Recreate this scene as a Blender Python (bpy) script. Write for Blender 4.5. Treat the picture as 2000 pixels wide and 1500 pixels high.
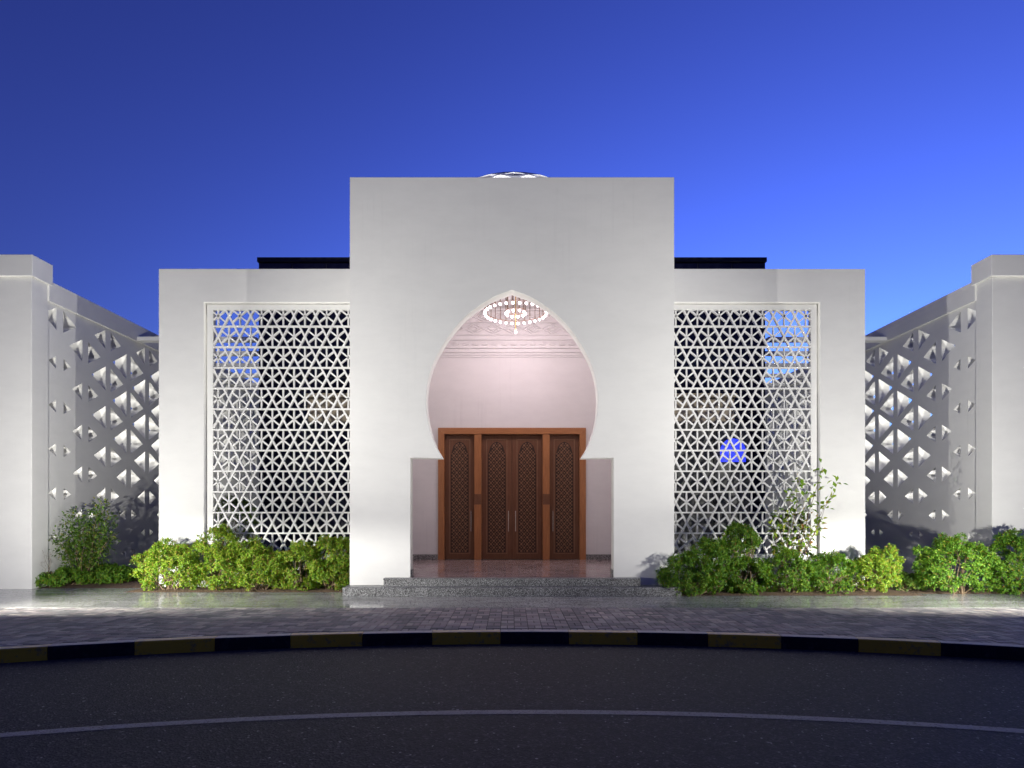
import bpy, math, random
import numpy as np
from mathutils import Vector, Matrix

# ------------------------------------------------------------------ scene, camera, sky, exposure
sc = bpy.context.scene
for o in list(bpy.data.objects):
    bpy.data.objects.remove(o)
col = sc.collection

F = 1150.0                       # focal length in photo pixels (2000 px wide)
EYE = 1.6
cam_d = bpy.data.cameras.new('camera')
cam = bpy.data.objects.new('camera', cam_d)
col.objects.link(cam)
cam.location = (0, 0, EYE)
cam.rotation_euler = (math.pi / 2, 0, 0)
cam_d.sensor_width = 36.0
cam_d.lens = F / 2000 * 36
cam_d.shift_y = 0.125
cam_d.clip_start = 0.05
cam_d.clip_end = 3000
sc.camera = cam

EXPO = 7.85                       # long dusk exposure
K = 2.0 ** EXPO
w = bpy.data.worlds.new('World')
sc.world = w
w.use_nodes = True
wn = w.node_tree
bg = wn.nodes['Background']
sky = wn.nodes.new('ShaderNodeTexSky')
sky.sky_type = 'NISHITA'
sky.sun_disc = False
sky.sun_elevation = math.radians(-3.2)      # the sun has set, to the right of the view
sky.sun_rotation = math.radians(29)
sky.ozone_density = 3.4
sky.air_density = 1.0
sky.dust_density = 1.6
gm = wn.nodes.new('ShaderNodeGamma')
gm.inputs[1].default_value = 1.62
tint = wn.nodes.new('ShaderNodeMix')
tint.data_type = 'RGBA'
tint.blend_type = 'MULTIPLY'
tint.inputs[0].default_value = 1.0
tint.inputs[7].default_value = (1.15, 1.17, .95, 1)
wn.links.new(sky.outputs[0], gm.inputs[0])
wn.links.new(gm.outputs[0], tint.inputs[6])
hs = wn.nodes.new('ShaderNodeHueSaturation')
hs.inputs['Saturation'].default_value = .965
wn.links.new(tint.outputs[2], hs.inputs['Color'])
wn.links.new(hs.outputs[0], bg.inputs[0])
bg.inputs[1].default_value = 0.150

sc.view_settings.view_transform = 'Standard'
sc.view_settings.look = 'None'
sc.view_settings.exposure = EXPO
sc.view_settings.gamma = 1.0
sc.view_settings.use_curve_mapping = False
sc.render.engine = 'CYCLES'
sc.cycles.use_denoising = True
sc.cycles.max_bounces = 8
sc.cycles.sample_clamp_indirect = 4.0

# ------------------------------------------------------------------ materials
MATS = {}


class NT:
    """small node helper"""
    def __init__(self, name):
        self.m = bpy.data.materials.new(name)
        self.m.use_nodes = True
        self.t = self.m.node_tree
        self.b = self.t.nodes['Principled BSDF']
        self.out = self.t.nodes['Material Output']
        MATS[name] = self.m

    def n(self, kind, **kw):
        nd = self.t.nodes.new('ShaderNode' + kind)
        for k, v in kw.items():
            setattr(nd, k, v)
        return nd

    def link(self, a, b):
        self.t.links.new(a, b)

    def coord(self, which='Object', scale=None):
        tc = self.n('TexCoord')
        if scale is None:
            return tc.outputs[which]
        mp = self.n('Mapping')
        self.link(tc.outputs[which], mp.inputs[0])
        mp.inputs['Scale'].default_value = scale
        return mp.outputs[0]

    def world(self, scale=(1, 1, 1)):
        g = self.n('NewGeometry')
        mp = self.n('Mapping')
        self.link(g.outputs['Position'], mp.inputs[0])
        mp.inputs['Scale'].default_value = scale
        return mp.outputs[0]

    def noise(self, vec, scale, detail=4, rough=.55):
        nd = self.n('TexNoise')
        nd.inputs['Scale'].default_value = scale
        nd.inputs['Detail'].default_value = detail
        nd.inputs['Roughness'].default_value = rough
        self.link(vec, nd.inputs['Vector'])
        return nd.outputs[0]

    def voronoi(self, vec, scale, out='Color', feature='F1'):
        nd = self.n('TexVoronoi', feature=feature)
        nd.inputs['Scale'].default_value = scale
        self.link(vec, nd.inputs['Vector'])
        if out == 'Color':                      # one evenly spread random value per cell
            sp = self.n('SeparateColor')
            self.link(nd.outputs['Color'], sp.inputs[0])
            return sp.outputs[0]
        return nd.outputs[out]

    def ramp(self, fac, stops, interp='LINEAR'):
        nd = self.n('ValToRGB')
        nd.color_ramp.interpolation = interp
        el = nd.color_ramp.elements
        while len(el) < len(stops):
            el.new(.5)
        for e, (p, c) in zip(el, stops):
            e.position = p
            e.color = (*c, 1) if len(c) == 3 else c
        self.link(fac, nd.inputs[0])
        return nd.outputs[0]

    def mix(self, fac, a, b, mode='MIX'):
        nd = self.n('Mix', data_type='RGBA', blend_type=mode)
        for s, v in ((nd.inputs[0], fac), (nd.inputs[6], a), (nd.inputs[7], b)):
            if hasattr(v, 'links'):
                self.link(v, s)
            elif isinstance(v, (int, float)):
                s.default_value = v
            else:
                s.default_value = (*v, 1)
        return nd.outputs[2]

    def base(self, c):
        if hasattr(c, 'links'):
            self.link(c, self.b.inputs['Base Color'])
        else:
            self.b.inputs['Base Color'].default_value = (*c, 1)

    def rough(self, v):
        if hasattr(v, 'links'):
            self.link(v, self.b.inputs['Roughness'])
        else:
            self.b.inputs['Roughness'].default_value = v

    def bump(self, h, strength=.3, dist=.01):
        nd = self.n('Bump')
        nd.inputs['Strength'].default_value = strength
        nd.inputs['Distance'].default_value = dist
        self.link(h, nd.inputs['Height'])
        self.link(nd.outputs[0], self.b.inputs['Normal'])


def g(v):
    return (v, v, v)


def make_materials():
    # white painted render, slightly uneven, with faint drip stains
    for nm, base, bs in (('render', (.80, .79, .765), .35), ('screen_white', (.82, .81, .785), .12), ('inner_plaster', (.80, .785, .78), .08)):
        t = NT(nm)
        v = t.world()
        big = t.ramp(t.noise(v, .7, 5, .6), [(.3, (base[0] * .96, base[1] * .96, base[2] * .965)), (.7, base)])
        streak = t.ramp(t.noise(t.world((1.0, 1.0, 2.6)), 1.7, 6, .65), [(.35, g(.965)), (.6, g(1))])
        drip = t.ramp(t.noise(t.world((7.0, 7.0, .22)), 1.6, 4, .6), [(.56, g(1)), (.72, g(.93))])
        where = t.ramp(t.noise(v, .45, 3), [(.5, g(0)), (.68, g(1))])
        t.base(t.mix(where, t.mix(1.0, big, streak, 'MULTIPLY'), t.mix(1.0, t.mix(1.0, big, streak, 'MULTIPLY'), drip, 'MULTIPLY')))
        t.rough(.9)
        h = t.mix(.4, t.noise(v, 150, 3), t.noise(v, 18, 4))
        t.bump(h, bs, .006)
    # speckled grey granite (steps, skirting)
    t = NT('speckled_granite')
    v = t.world()
    sp = t.ramp(t.voronoi(v, 95), [(.0, g(.05)), (.3, g(.16)), (.58, g(.31)), (.84, g(.50))], 'CONSTANT')
    big = t.ramp(t.noise(v, 3, 4), [(.3, g(.8)), (.7, g(1.05))])
    t.base(t.mix(1, sp, big, 'MULTIPLY'))
    t.rough(t.ramp(t.noise(v, 6, 4), [(.3, g(.28)), (.7, g(.5))]))
    t.bump(t.noise(v, 120, 3), .15, .003)
    # light polished granite slabs
    t = NT('polished_granite')
    v = t.world()
    sp = t.ramp(t.voronoi(v, 70), [(.0, (.26, .26, .245)), (.25, (.44, .44, .42)), (.6, (.58, .58, .55))], 'CONSTANT')
    veins = t.ramp(t.noise(t.world((.5, 1.6, 1)), 2.6, 7, .65), [(.38, (.70, .70, .67)), (.52, (1, 1, 1)), (.7, (.86, .86, .83))])
    oi = t.n('ObjectInfo')
    var = t.ramp(oi.outputs['Random'], [(0, g(.86)), (1, g(1.05))])
    t.base(t.mix(1, t.mix(1, sp, veins, 'MULTIPLY'), var, 'MULTIPLY'))
    t.b.inputs['IOR'].default_value = 1.65
    t.rough(t.ramp(t.noise(t.world((.6, 2.0, 1)), 3.5, 6, .65), [(.3, g(.06)), (.7, g(.20))]))
    t.bump(t.noise(v, 2.2, 3), .03, .01)
    # reddish polished floor of the porch
    t = NT('rose_granite')
    v = t.world()
    sp = t.ramp(t.voronoi(v, 80), [(.0, (.19, .14, .14)), (.3, (.36, .275, .27)), (.65, (.50, .39, .38))], 'CONSTANT')
    oi = t.n('ObjectInfo')
    var = t.ramp(oi.outputs['Random'], [(0, g(.85)), (1, g(1.08))])
    t.base(t.mix(1, sp, var, 'MULTIPLY'))
    t.rough(t.ramp(t.noise(v, 5, 5), [(.3, g(.08)), (.7, g(.2))]))
    # concrete block paver
    t = NT('block_paver')
    v = t.world()
    oi = t.n('ObjectInfo')
    ge = t.n('NewGeometry')
    add = t.n('Math', operation='ADD')
    t.link(oi.outputs['Random'], add.inputs[0])
    t.link(ge.outputs['Random Per Island'], add.inputs[1])
    fr = t.n('Math', operation='FRACT')
    t.link(add.outputs[0], fr.inputs[0])
    c = t.ramp(fr.outputs[0], [(0, (.20, .195, .19)), (.35, (.30, .285, .275)), (.62, (.37, .315, .30)), (.85, (.44, .415, .39)), (1, (.56, .49, .43))])
    dirt = t.ramp(t.noise(v, 1.6, 6, .65), [(.3, g(.7)), (.7, g(1.1))])
    fine = t.ramp(t.noise(v, 130, 3), [(.3, g(.8)), (.7, g(1.15))])
    t.base(t.mix(1, t.mix(1, c, dirt, 'MULTIPLY'), fine, 'MULTIPLY'))
    t.rough(.7)
    t.bump(t.noise(v, 140, 3), .4, .003)
    t = NT('paver_bed')
    v = t.world()
    t.base(t.ramp(t.noise(v, 40, 4), [(.3, g(.03)), (.7, (.07, .065, .06))]))
    t.rough(.95)
    # kerb paint; tops paler, with wear and light from above in the colour
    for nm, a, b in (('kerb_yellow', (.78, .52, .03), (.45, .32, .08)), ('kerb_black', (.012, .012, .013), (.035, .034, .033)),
                     ('kerb_lit_top_yellow', (.78, .66, .40), (.60, .54, .42)), ('kerb_lit_top_black', (.55, .53, .48), (.40, .385, .35))):
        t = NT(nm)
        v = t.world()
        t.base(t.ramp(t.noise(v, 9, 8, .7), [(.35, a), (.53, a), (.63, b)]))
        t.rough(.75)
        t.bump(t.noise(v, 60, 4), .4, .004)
    # asphalt
    t = NT('asphalt')
    v = t.world()
    ag = t.ramp(t.voronoi(v, 62), [(0, g(.022)), (.35, g(.036)), (.65, g(.05)), (.88, g(.075)), (.97, g(.13)), (.995, g(.34))], 'CONSTANT')
    fine = t.ramp(t.noise(v, 210, 3, .7), [(.3, g(.6)), (.7, g(1.35))])
    worn = t.ramp(t.noise(t.world((.10, .8, 1)), .8, 6, .6), [(.3, g(.86)), (.7, g(1.12))])
    t.base(t.mix(1, t.mix(1, ag, fine, 'MULTIPLY'), worn, 'MULTIPLY'))
    t.rough(.75)
    t.bump(t.voronoi(v, 62, 'Distance'), .8, .010)
    t = NT('road_paint')
    v = t.world()
    t.base(t.ramp(t.noise(v, 45, 6, .75), [(.33, (.06, .06, .055)), (.47, (.34, .33, .29)), (.8, (.44, .43, .38))]))
    t.rough(.7)
    t.bump(t.voronoi(v, 62, 'Distance'), .6, .008)
    t = NT('sand')
    v = t.world()
    t.base(t.ramp(t.noise(v, .2, 8, .6), [(.3, (.17, .13, .09)), (.7, (.27, .21, .15))]))
    t.rough(.95)
    t = NT('soil')
    v = t.world()
    t.base(t.ramp(t.noise(v, 35, 6, .7), [(.3, (.05, .03, .018)), (.5, (.14, .085, .05)), (.75, (.25, .17, .10))]))
    t.rough(.95)
    t.bump(t.noise(v, 40, 5), 1.0, .03)
    # wood; recess shade and light on the carving are put into the colours
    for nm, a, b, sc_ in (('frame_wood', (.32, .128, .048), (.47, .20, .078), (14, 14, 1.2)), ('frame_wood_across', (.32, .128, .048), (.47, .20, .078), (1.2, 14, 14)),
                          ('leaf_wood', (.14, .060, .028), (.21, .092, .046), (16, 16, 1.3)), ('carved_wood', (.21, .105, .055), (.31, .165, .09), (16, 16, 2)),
                          ('recess_shade_wood', (.030, .014, .009), (.05, .024, .015), (16, 16, 2))):
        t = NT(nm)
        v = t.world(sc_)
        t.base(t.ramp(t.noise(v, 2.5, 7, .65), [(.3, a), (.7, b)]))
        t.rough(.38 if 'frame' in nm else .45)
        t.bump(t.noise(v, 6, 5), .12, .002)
    t = NT('steel')
    t.base((.62, .60, .56)); t.rough(.22); t.b.inputs['Metallic'].default_value = 1
    t = NT('bronze')
    t.base((.16, .105, .07)); t.rough(.6); t.b.inputs['Metallic'].default_value = .3
    t = NT('gold')
    t.base((.85, .60, .25)); t.rough(.25); t.b.inputs['Metallic'].default_value = 1
    t = NT('bulb')
    t.base((1, .9, .9))
    t.b.inputs['Emission Color'].default_value = (1.0, .82, .87, 1)
    t.b.inputs['Emission Strength'].default_value = 9 / K
    t = NT('black_metal')
    t.base((.02, .02, .022)); t.rough(.5)
    t = NT('lens_glass')
    t.base((.9, .9, .85)); t.rough(.1)
    t.b.inputs['Emission Color'].default_value = (1, .96, .85, 1)
    t.b.inputs['Emission Strength'].default_value = 3 / K
    # dark curtain wall of the hall
    t = NT('dark_glass')
    v = t.world()
    t.base(t.ramp(t.noise(v, .5, 3), [(.3, (.010, .011, .026)), (.7, (.017, .019, .042))]))
    t.rough(.06)
    t = NT('dark_cladding')
    v = t.world()
    t.base(t.ramp(t.noise(v, 2, 4), [(.3, (.010, .011, .022)), (.7, (.018, .019, .034))]))
    t.rough(.6)
    t = NT('grey_glass')
    v = t.world()
    t.base(t.ramp(t.noise(v, 1.2, 5), [(.3, (.085, .085, .08)), (.7, (.14, .14, .13))]))
    t.rough(.55)
    t = NT('beige_stone')
    v = t.world()
    t.base(t.ramp(t.noise(v, 4, 6, .65), [(.3, (.36, .29, .20)), (.7, (.52, .44, .33))]))
    t.rough(.7)
    t = NT('blue_neon')
    t.base((.05, .07, .6))
    t.b.inputs['Emission Color'].default_value = (.03, .05, 1, 1)
    t.b.inputs['Emission Strength'].default_value = 1.3 / K
    # foliage
    for nm, stops in (('leaf_fresh', [(0, (.09, .20, .016)), (.3, (.16, .32, .02)), (.55, (.25, .42, .026)), (.8, (.38, .50, .04)), (.91, (.42, .36, .06)), (1, (.34, .15, .06))]),
                      ('leaf_deep', [(0, (.055, .16, .016)), (.4, (.11, .26, .02)), (.75, (.18, .36, .024)), (.93, (.29, .39, .03)), (1, (.31, .14, .035))]),
                      ('leaf_dull', [(0, (.06, .13, .02)), (.4, (.10, .21, .026)), (.8, (.16, .28, .035)), (1, (.33, .31, .06))])):
        t = NT(nm)
        ge = t.n('NewGeometry')
        c = t.ramp(ge.outputs['Random Per Island'], stops)
        t.base(c)
        t.rough(.55)
        tr = t.n('BsdfTranslucent')
        t.link(t.mix(1, c, (1.3, 1.25, .5), 'MULTIPLY'), tr.inputs[0])
        mx = t.n('MixShader')
        mx.inputs[0].default_value = .33
        t.link(t.b.outputs[0], mx.inputs[1])
        t.link(tr.outputs[0], mx.inputs[2])
        t.link(mx.outputs[0], t.out.inputs[0])
    t = NT('bark')
    v = t.world()
    t.base(t.ramp(t.noise(v, 30, 4), [(.3, (.13, .085, .05)), (.7, (.27, .19, .12))]))
    t.rough(.9)


make_materials()
M = MATS

# ------------------------------------------------------------------ object helpers
ORIGIN = {}


def thing(name, label, cat, loc=(0, 0, 0), group=None, kind=None):
    o = bpy.data.objects.new(name, None)
    o.empty_display_size = .2
    col.objects.link(o)
    o.location = loc
    o['label'] = label
    o['category'] = cat
    if group:
        o['group'] = group
    ORIGIN[o.name] = Vector(loc)
    return o


def link_mesh(name, me, parent=None, loc=None):
    """object from a mesh; me in world coordinates unless loc (world) is given"""
    o = bpy.data.objects.new(name, me)
    col.objects.link(o)
    if parent is not None:
        o.parent = parent
        org = ORIGIN[parent.name]
        ORIGIN[o.name] = org
        o.location = (-org if parent.type == 'EMPTY' else Vector((0, 0, 0))) if loc is None else (Vector(loc) - org if parent.type == 'EMPTY' else Vector(loc))
        if parent.type != 'EMPTY':
            # parent mesh already carries the shift back to world coordinates
            o.location = Vector((0, 0, 0)) if loc is None else Vector(loc)
    else:
        ORIGIN[o.name] = Vector((0, 0, 0))
        if loc is not None:
            o.location = loc
    return o


class MB:
    """collects shapes, world coordinates"""
    def __init__(self):
        self.v, self.f, self.mi = [], [], []

    def add(self, verts, faces, mi=0):
        b = len(self.v)
        self.v += [tuple(p) for p in verts]
        for f in faces:
            self.f.append(tuple(b + i for i in f))
            self.mi.append(mi)
        return self

    def box(self, x0, x1, y0, y1, z0, z1, mi=0):
        x0, x1 = min(x0, x1), max(x0, x1)
        vs = [(x0, y0, z0), (x1, y0, z0), (x1, y1, z0), (x0, y1, z0), (x0, y0, z1), (x1, y0, z1), (x1, y1, z1), (x0, y1, z1)]
        return self.add(vs, [(0, 3, 2, 1), (4, 5, 6, 7), (0, 1, 5, 4), (1, 2, 6, 5), (2, 3, 7, 6), (3, 0, 4, 7)], mi)

    def bevbox(self, x0, x1, y0, y1, z0, z1, b=.01, mi=0):
        """box with chamfered vertical and top edges"""
        x0, x1 = min(x0, x1), max(x0, x1)
        def ring(i, z):
            return [(x0 + i, y0 + b, z), (x0 + b, y0 + i, z), (x1 - b, y0 + i, z), (x1 - i, y0 + b, z), (x1 - i, y1 - b, z), (x1 - b, y1 - i, z), (x0 + b, y1 - i, z), (x0 + i, y1 - b, z)]
        vs = ring(0, z0) + ring(0, z1 - b) + ring(b, z1)
        fs = [tuple(range(7, -1, -1)), tuple(range(16, 24))]
        for r in (0, 8):
            for i in range(8):
                j = (i + 1) % 8
                fs.append((r + i, r + j, r + 8 + j, r + 8 + i))
        return self.add(vs, fs, mi)

    def prism(self, pts, y0, y1, mi=0):
        """polygon in (x, z), convex, extruded along y"""
        n = len(pts)
        vs = [(x, y0, z) for x, z in pts] + [(x, y1, z) for x, z in pts]
        fs = [tuple(range(n)), tuple(range(2 * n - 1, n - 1, -1))]
        for i in range(n):
            j = (i + 1) % n
            fs.append((i, n + i, n + j, j))
        return self.add(vs, fs, mi)

    def bar(self, p, q, wid, y0, y1):
        """flat bar between two (x, z) points, square ends"""
        dx, dz = q[0] - p[0], q[1] - p[1]
        L = math.hypot(dx, dz) or 1
        nx, nz = -dz / L * wid / 2, dx / L * wid / 2
        return self.prism([(p[0] + nx, p[1] + nz), (p[0] - nx, p[1] - nz), (q[0] - nx, q[1] - nz), (q[0] + nx, q[1] + nz)], y0, y1)

    def tube(self, pts, rad, n=8, cap=True):
        pts = [Vector(p) for p in pts]
        rads = rad if isinstance(rad, (list, tuple)) else [rad] * len(pts)
        vs, fs = [], []
        for i, p in enumerate(pts):
            d = (pts[min(i + 1, len(pts) - 1)] - pts[max(i - 1, 0)]).normalized()
            a = Vector((0, 0, 1)) if abs(d.z) < .9 else Vector((1, 0, 0))
            u = d.cross(a).normalized()
            t = d.cross(u)
            for k in range(n):
                an = 2 * math.pi * k / n
                vs.append(p + (u * math.cos(an) + t * math.sin(an)) * rads[i])
        for i in range(len(pts) - 1):
            for k in range(n):
                l = (k + 1) % n
                fs.append((i * n + k, i * n + l, (i + 1) * n + l, (i + 1) * n + k))
        if cap:
            fs.append(tuple(range(n - 1, -1, -1)))
            fs.append(tuple((len(pts) - 1) * n + k for k in range(n)))
        return self.add(vs, fs)

    def sphere(self, c, r, nu=12, nv=8):
        c = Vector(c)
        vs = [c + Vector((0, 0, r))]
        for i in range(1, nv):
            th = math.pi * i / nv
            for k in range(nu):
                a = 2 * math.pi * k / nu
                vs.append(c + Vector((math.sin(th) * math.cos(a), math.sin(th) * math.sin(a), math.cos(th))) * r)
        vs.append(c - Vector((0, 0, r)))
        fs = []
        for k in range(nu):
            fs.append((0, 1 + k, 1 + (k + 1) % nu))
            b = 1 + (nv - 2) * nu
            fs.append((len(vs) - 1, b + (k + 1) % nu, b + k))
        for i in range(nv - 2):
            for k in range(nu):
                l = (k + 1) % nu
                fs.append((1 + i * nu + k, 1 + (i + 1) * nu + k, 1 + (i + 1) * nu + l, 1 + i * nu + l))
        return self.add(vs, fs)

    def mesh(self, name, mats, smooth=False, sx=1):
        me = bpy.data.meshes.new(name)
        vs = self.v if sx == 1 else [(sx * x, y, z) for x, y, z in self.v]
        fs = self.f if sx == 1 else [tuple(reversed(f)) for f in self.f]
        me.from_pydata(vs, [], fs)
        for m in (mats if isinstance(mats, (list, tuple)) else [mats]):
            me.materials.append(m if not isinstance(m, str) else M[m])
        if any(self.mi):
            me.polygons.foreach_set('material_index', self.mi)
        if smooth:
            me.polygons.foreach_set('use_smooth', [True] * len(me.polygons))
        me.update()
        return me

    def build(self, name, mats, parent=None, smooth=False, sx=1, kind=None, label=None):
        o = link_mesh(name, self.mesh(name, mats, smooth, sx), parent)
        if kind:
            o['kind'] = kind
        if label:
            o['label'] = label
        return o


def slab_from_loops(name, loops, y0, y1, mat, parent, plane='XZ', sx=1, bevel=0.0):
    """polygon with holes (first loop outer), extruded from y0 to y1 (or x0..x1 for plane YZ)"""
    cu = bpy.data.curves.new('outline', 'CURVE')
    cu.dimensions = '2D'
    cu.fill_mode = 'BOTH'
    cu.extrude = abs(y1 - y0) / 2 - bevel
    cu.bevel_depth = bevel
    cu.bevel_resolution = 1
    cu.offset = -bevel
    for lp in loops:
        sp = cu.splines.new('POLY')
        sp.points.add(len(lp) - 1)
        for p, (a, b) in zip(sp.points, lp):
            p.co = (a, b, 0, 1)
        sp.use_cyclic_u = True
    tmp = bpy.data.objects.new('outline', cu)
    col.objects.link(tmp)
    bpy.context.view_layer.update()
    me = bpy.data.meshes.new_from_object(tmp.evaluated_get(bpy.context.evaluated_depsgraph_get()))
    bpy.data.objects.remove(tmp)
    bpy.data.curves.remove(cu)
    n = len(me.vertices)
    a = np.empty(n * 3, dtype=np.float32)
    me.vertices.foreach_get('co', a)
    a = a.reshape(n, 3)
    mid = (y0 + y1) / 2
    if plane == 'XZ':
        b = np.stack([a[:, 0] * sx, mid - a[:, 2], a[:, 1]], 1)
    else:
        b = np.stack([(mid + a[:, 2]) * sx, a[:, 0], a[:, 1]], 1)
    me.vertices.foreach_set('co', b.astype(np.float32).ravel())
    me.materials.clear()
    me.materials.append(M[mat])
    me.name = name
    me.update()
    return link_mesh(name, me, parent)


def struct(o):
    o['kind'] = 'structure'
    return o


def S(k):
    """depth (y) from the depth-over-focal-length ratio"""
    return k * F


# main depths
Y_PORTAL = S(.0100)        # 11.5
Y_DOOR = S(.01373)         # 15.8
Y_SCREEN = S(.010923)      # 12.56
Y_PIER = S(.01064)
Y_STRIP = 9.84
H_STEP1, H_FLOOR = .169, .323
KX, KY, KR = .21, -11.78, 19.66    # kerb circle
ROAD_Z = -.168
rnd = random.Random(7)

# ------------------------------------------------------------------ ground, road, pavement
gr = MB().add([(-900, -900, -.35), (900, -900, -.35), (900, 900, -.35), (-900, 900, -.35)], [(0, 1, 2, 3)]).build('ground', 'sand')
struct(gr)


def disc(name, r0, r1, z, mat, a0=0, a1=360, n=240, cx=KX, cy=KY):
    m = MB()
    vs, fs = [], []
    for i in range(n + 1):
        a = math.radians(a0 + (a1 - a0) * i / n)
        c, s_ = math.cos(a), math.sin(a)
        vs += [(cx + r0 * c, cy + r0 * s_, z), (cx + r1 * c, cy + r1 * s_, z)]
    for i in range(n):
        fs.append((2 * i, 2 * i + 1, 2 * i + 3, 2 * i + 2))
    return m.add(vs, fs).build(name, mat)


road = struct(disc('road', .01, KR + .05, ROAD_Z, 'asphalt'))
line = struct(disc('road_marking', 16.925, 17.03, ROAD_Z + .004, 'road_paint', 0, 360, 360))
line['label'] = 'curved thin worn white line painted on the asphalt'

# pavement body outside the kerb circle
pv = MB()
vs, fs = [], []
n = 240
for i in range(n):
    a = 2 * math.pi * i / n
    c, s_ = math.cos(a), math.sin(a)
    r_in = KR + .14
    # outer border: box X +-45, Y -50..Y_STRIP
    t = []
    if c: t.append(((45 - KX) if c > 0 else (-45 - KX)) / c)
    if s_: t.append(((Y_STRIP - KY) if s_ > 0 else (-50 - KY)) / s_)
    ro = max(r_in, min(x for x in t if x > 0))
    vs += [(KX + r_in * c, KY + r_in * s_, -.008), (KX + ro * c, KY + ro * s_, -.008)]
for i in range(n):
    j = (i + 1) % n
    fs.append((2 * i, 2 * i + 1, 2 * j + 1, 2 * j))
pavement = struct(pv.add(vs, fs).build('pavement', 'paver_bed'))

# basket-weave block pavers: unit square .2 m, two blocks each
def paver_mesh(name, lx, ly):
    return MB().bevbox(-lx / 2 + .004, lx / 2 - .004, -ly / 2 + .004, ly / 2 - .004, -.05, 0, .004).mesh(name, 'block_paver')


PM = {0: paver_mesh('paver_block', .192, .096), 1: paver_mesh('paver_block', .096, .192)}
spots = []
U = .192
for i in range(-52, 53):
    for j in range(0, 26):
        cx, cy = (i + .5) * U + .03, Y_STRIP - .006 - (j + .5) * U
        if math.hypot(cx - KX, cy - KY) < KR - .2 or cy < 5.6 or abs(cx) > 9.2:
            continue
        ori = (i + j) % 2
        for q in (-1, 1):
            px, py = (cx, cy + q * U / 4) if ori == 0 else (cx + q * U / 4, cy)
            lx, ly = (U / 2, U / 4) if ori == 0 else (U / 4, U / 2)
            corners = [math.hypot(px + a * lx - KX, py + b * ly - KY) for a in (-1, 1) for b in (-1, 1)]
            if max(corners) < KR + .14 or min(corners) < KR + .02:
                continue
            spots.append((px, py, ori, min(corners) < KR + .133))
inview = [s_ for s_ in spots if abs(s_[0]) / s_[1] * F < 990]
inview.sort(key=lambda s_: s_[1] * (1 + .05 * abs(s_[0])))
big = inview[:300]
bigset = set(big)
for (px, py, ori, cut) in big:
    o = link_mesh('paver', PM[ori], pavement, (px, py, -.007 if cut else rnd.uniform(-.0015, .0015)))
    o.rotation_euler = (0, 0, 0) if cut else (rnd.uniform(-.008, .008), rnd.uniform(-.008, .008), rnd.uniform(-.006, .006))
m = MB()
for (px, py, ori, cut) in spots:
    if (px, py, ori, cut) in bigset:
        continue
    lx, ly = (U / 2, U / 4) if ori == 0 else (U / 4, U / 2)
    z = -.007 if cut else rnd.uniform(-.0025, .0015)
    m.bevbox(px - lx + .004, px + lx - .004, py - ly + .004, py + ly - .004, -.05, z, .004)
m.build('paver_field', 'block_paver', pavement, kind='stuff')
# cut pavers along the kerb: thin mortar band is the bed itself

# kerb stones
kerb = struct(disc('kerb', KR + .02, KR + .13, -.012, 'paver_bed', 0, 360, 240))
st = .912 / KR
for side in range(-16, 17):
    a0 = math.pi / 2 - (-.153 - KX) / KR - side * st     # px 977 is a joint
    gap = .003 / KR
    al, ar = a0 - gap, a0 - st + gap
    yellow = side % 2 != 0
    m = MB()
    ns = 4
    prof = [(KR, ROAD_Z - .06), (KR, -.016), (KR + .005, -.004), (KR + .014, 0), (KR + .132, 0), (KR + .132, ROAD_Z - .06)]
    zj = rnd.uniform(-.003, .002)
    vs, fs, mi = [], [], []
    for i in range(ns + 1):
        a = al + (ar - al) * i / ns
        for r, z in prof:
            vs.append((KX + r * math.cos(a), KY + r * math.sin(a), z + zj))
    P_ = len(prof)
    for i in range(ns):
        for k in range(P_ - 1):
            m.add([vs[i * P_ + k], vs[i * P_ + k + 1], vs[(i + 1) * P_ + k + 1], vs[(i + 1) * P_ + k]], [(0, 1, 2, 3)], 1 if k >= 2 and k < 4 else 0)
    m.add(vs[:P_], [tuple(range(P_))])
    m.add(vs[-P_:], [tuple(range(P_ - 1, -1, -1))])
    m.build('kerb_stone', ['kerb_yellow', 'kerb_lit_top_yellow'] if yellow else ['kerb_black', 'kerb_lit_top_black'], kerb)

# polished granite forecourt
court = struct(MB().add([(-45, Y_STRIP, -.006), (45, Y_STRIP, -.006), (45, 60, -.006), (-45, 60, -.006)], [(0, 1, 2, 3)]).build('forecourt', 'paver_bed'))
SLW, SLD = 1.2, .62
SLAB = MB().bevbox(-SLW / 2 + .0015, SLW / 2 - .0015, -SLD / 2 + .0015, SLD / 2 - .0015, -.03, 0, .002).mesh('slab', 'polished_granite')
for j in range(0, 6):
    for i in range(-10, 10):
        cx = (i + .5) * SLW + (.6 if j % 2 else 0)
        cy = Y_STRIP + .002 + (j + .5) * SLD
        link_mesh('paving_slab', SLAB, court, (cx, cy, rnd.uniform(-.0004, .0004)))

# ------------------------------------------------------------------ entrance steps
t = thing('entrance_steps', 'two low speckled grey granite steps in front of the arched doorway', 'steps', (0, 11.3, 0))
yA, yB = S(.0097), S(.00985)
MB().bevbox(-3.215, 3.215, yA, Y_PORTAL + .36, 0, H_STEP1, .012).build('lower_step', 'speckled_granite', t)
MB().bevbox(-2.47, 2.47, yB, Y_PORTAL - .002, H_STEP1 + .001, H_FLOOR - .03, .004).build('upper_step', 'speckled_granite', t)
MB().bevbox(-2.48, 2.48, yB - .012, Y_PORTAL - .002, H_FLOOR - .028, H_FLOOR, .006).build('upper_tread', 'speckled_granite', t)

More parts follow.
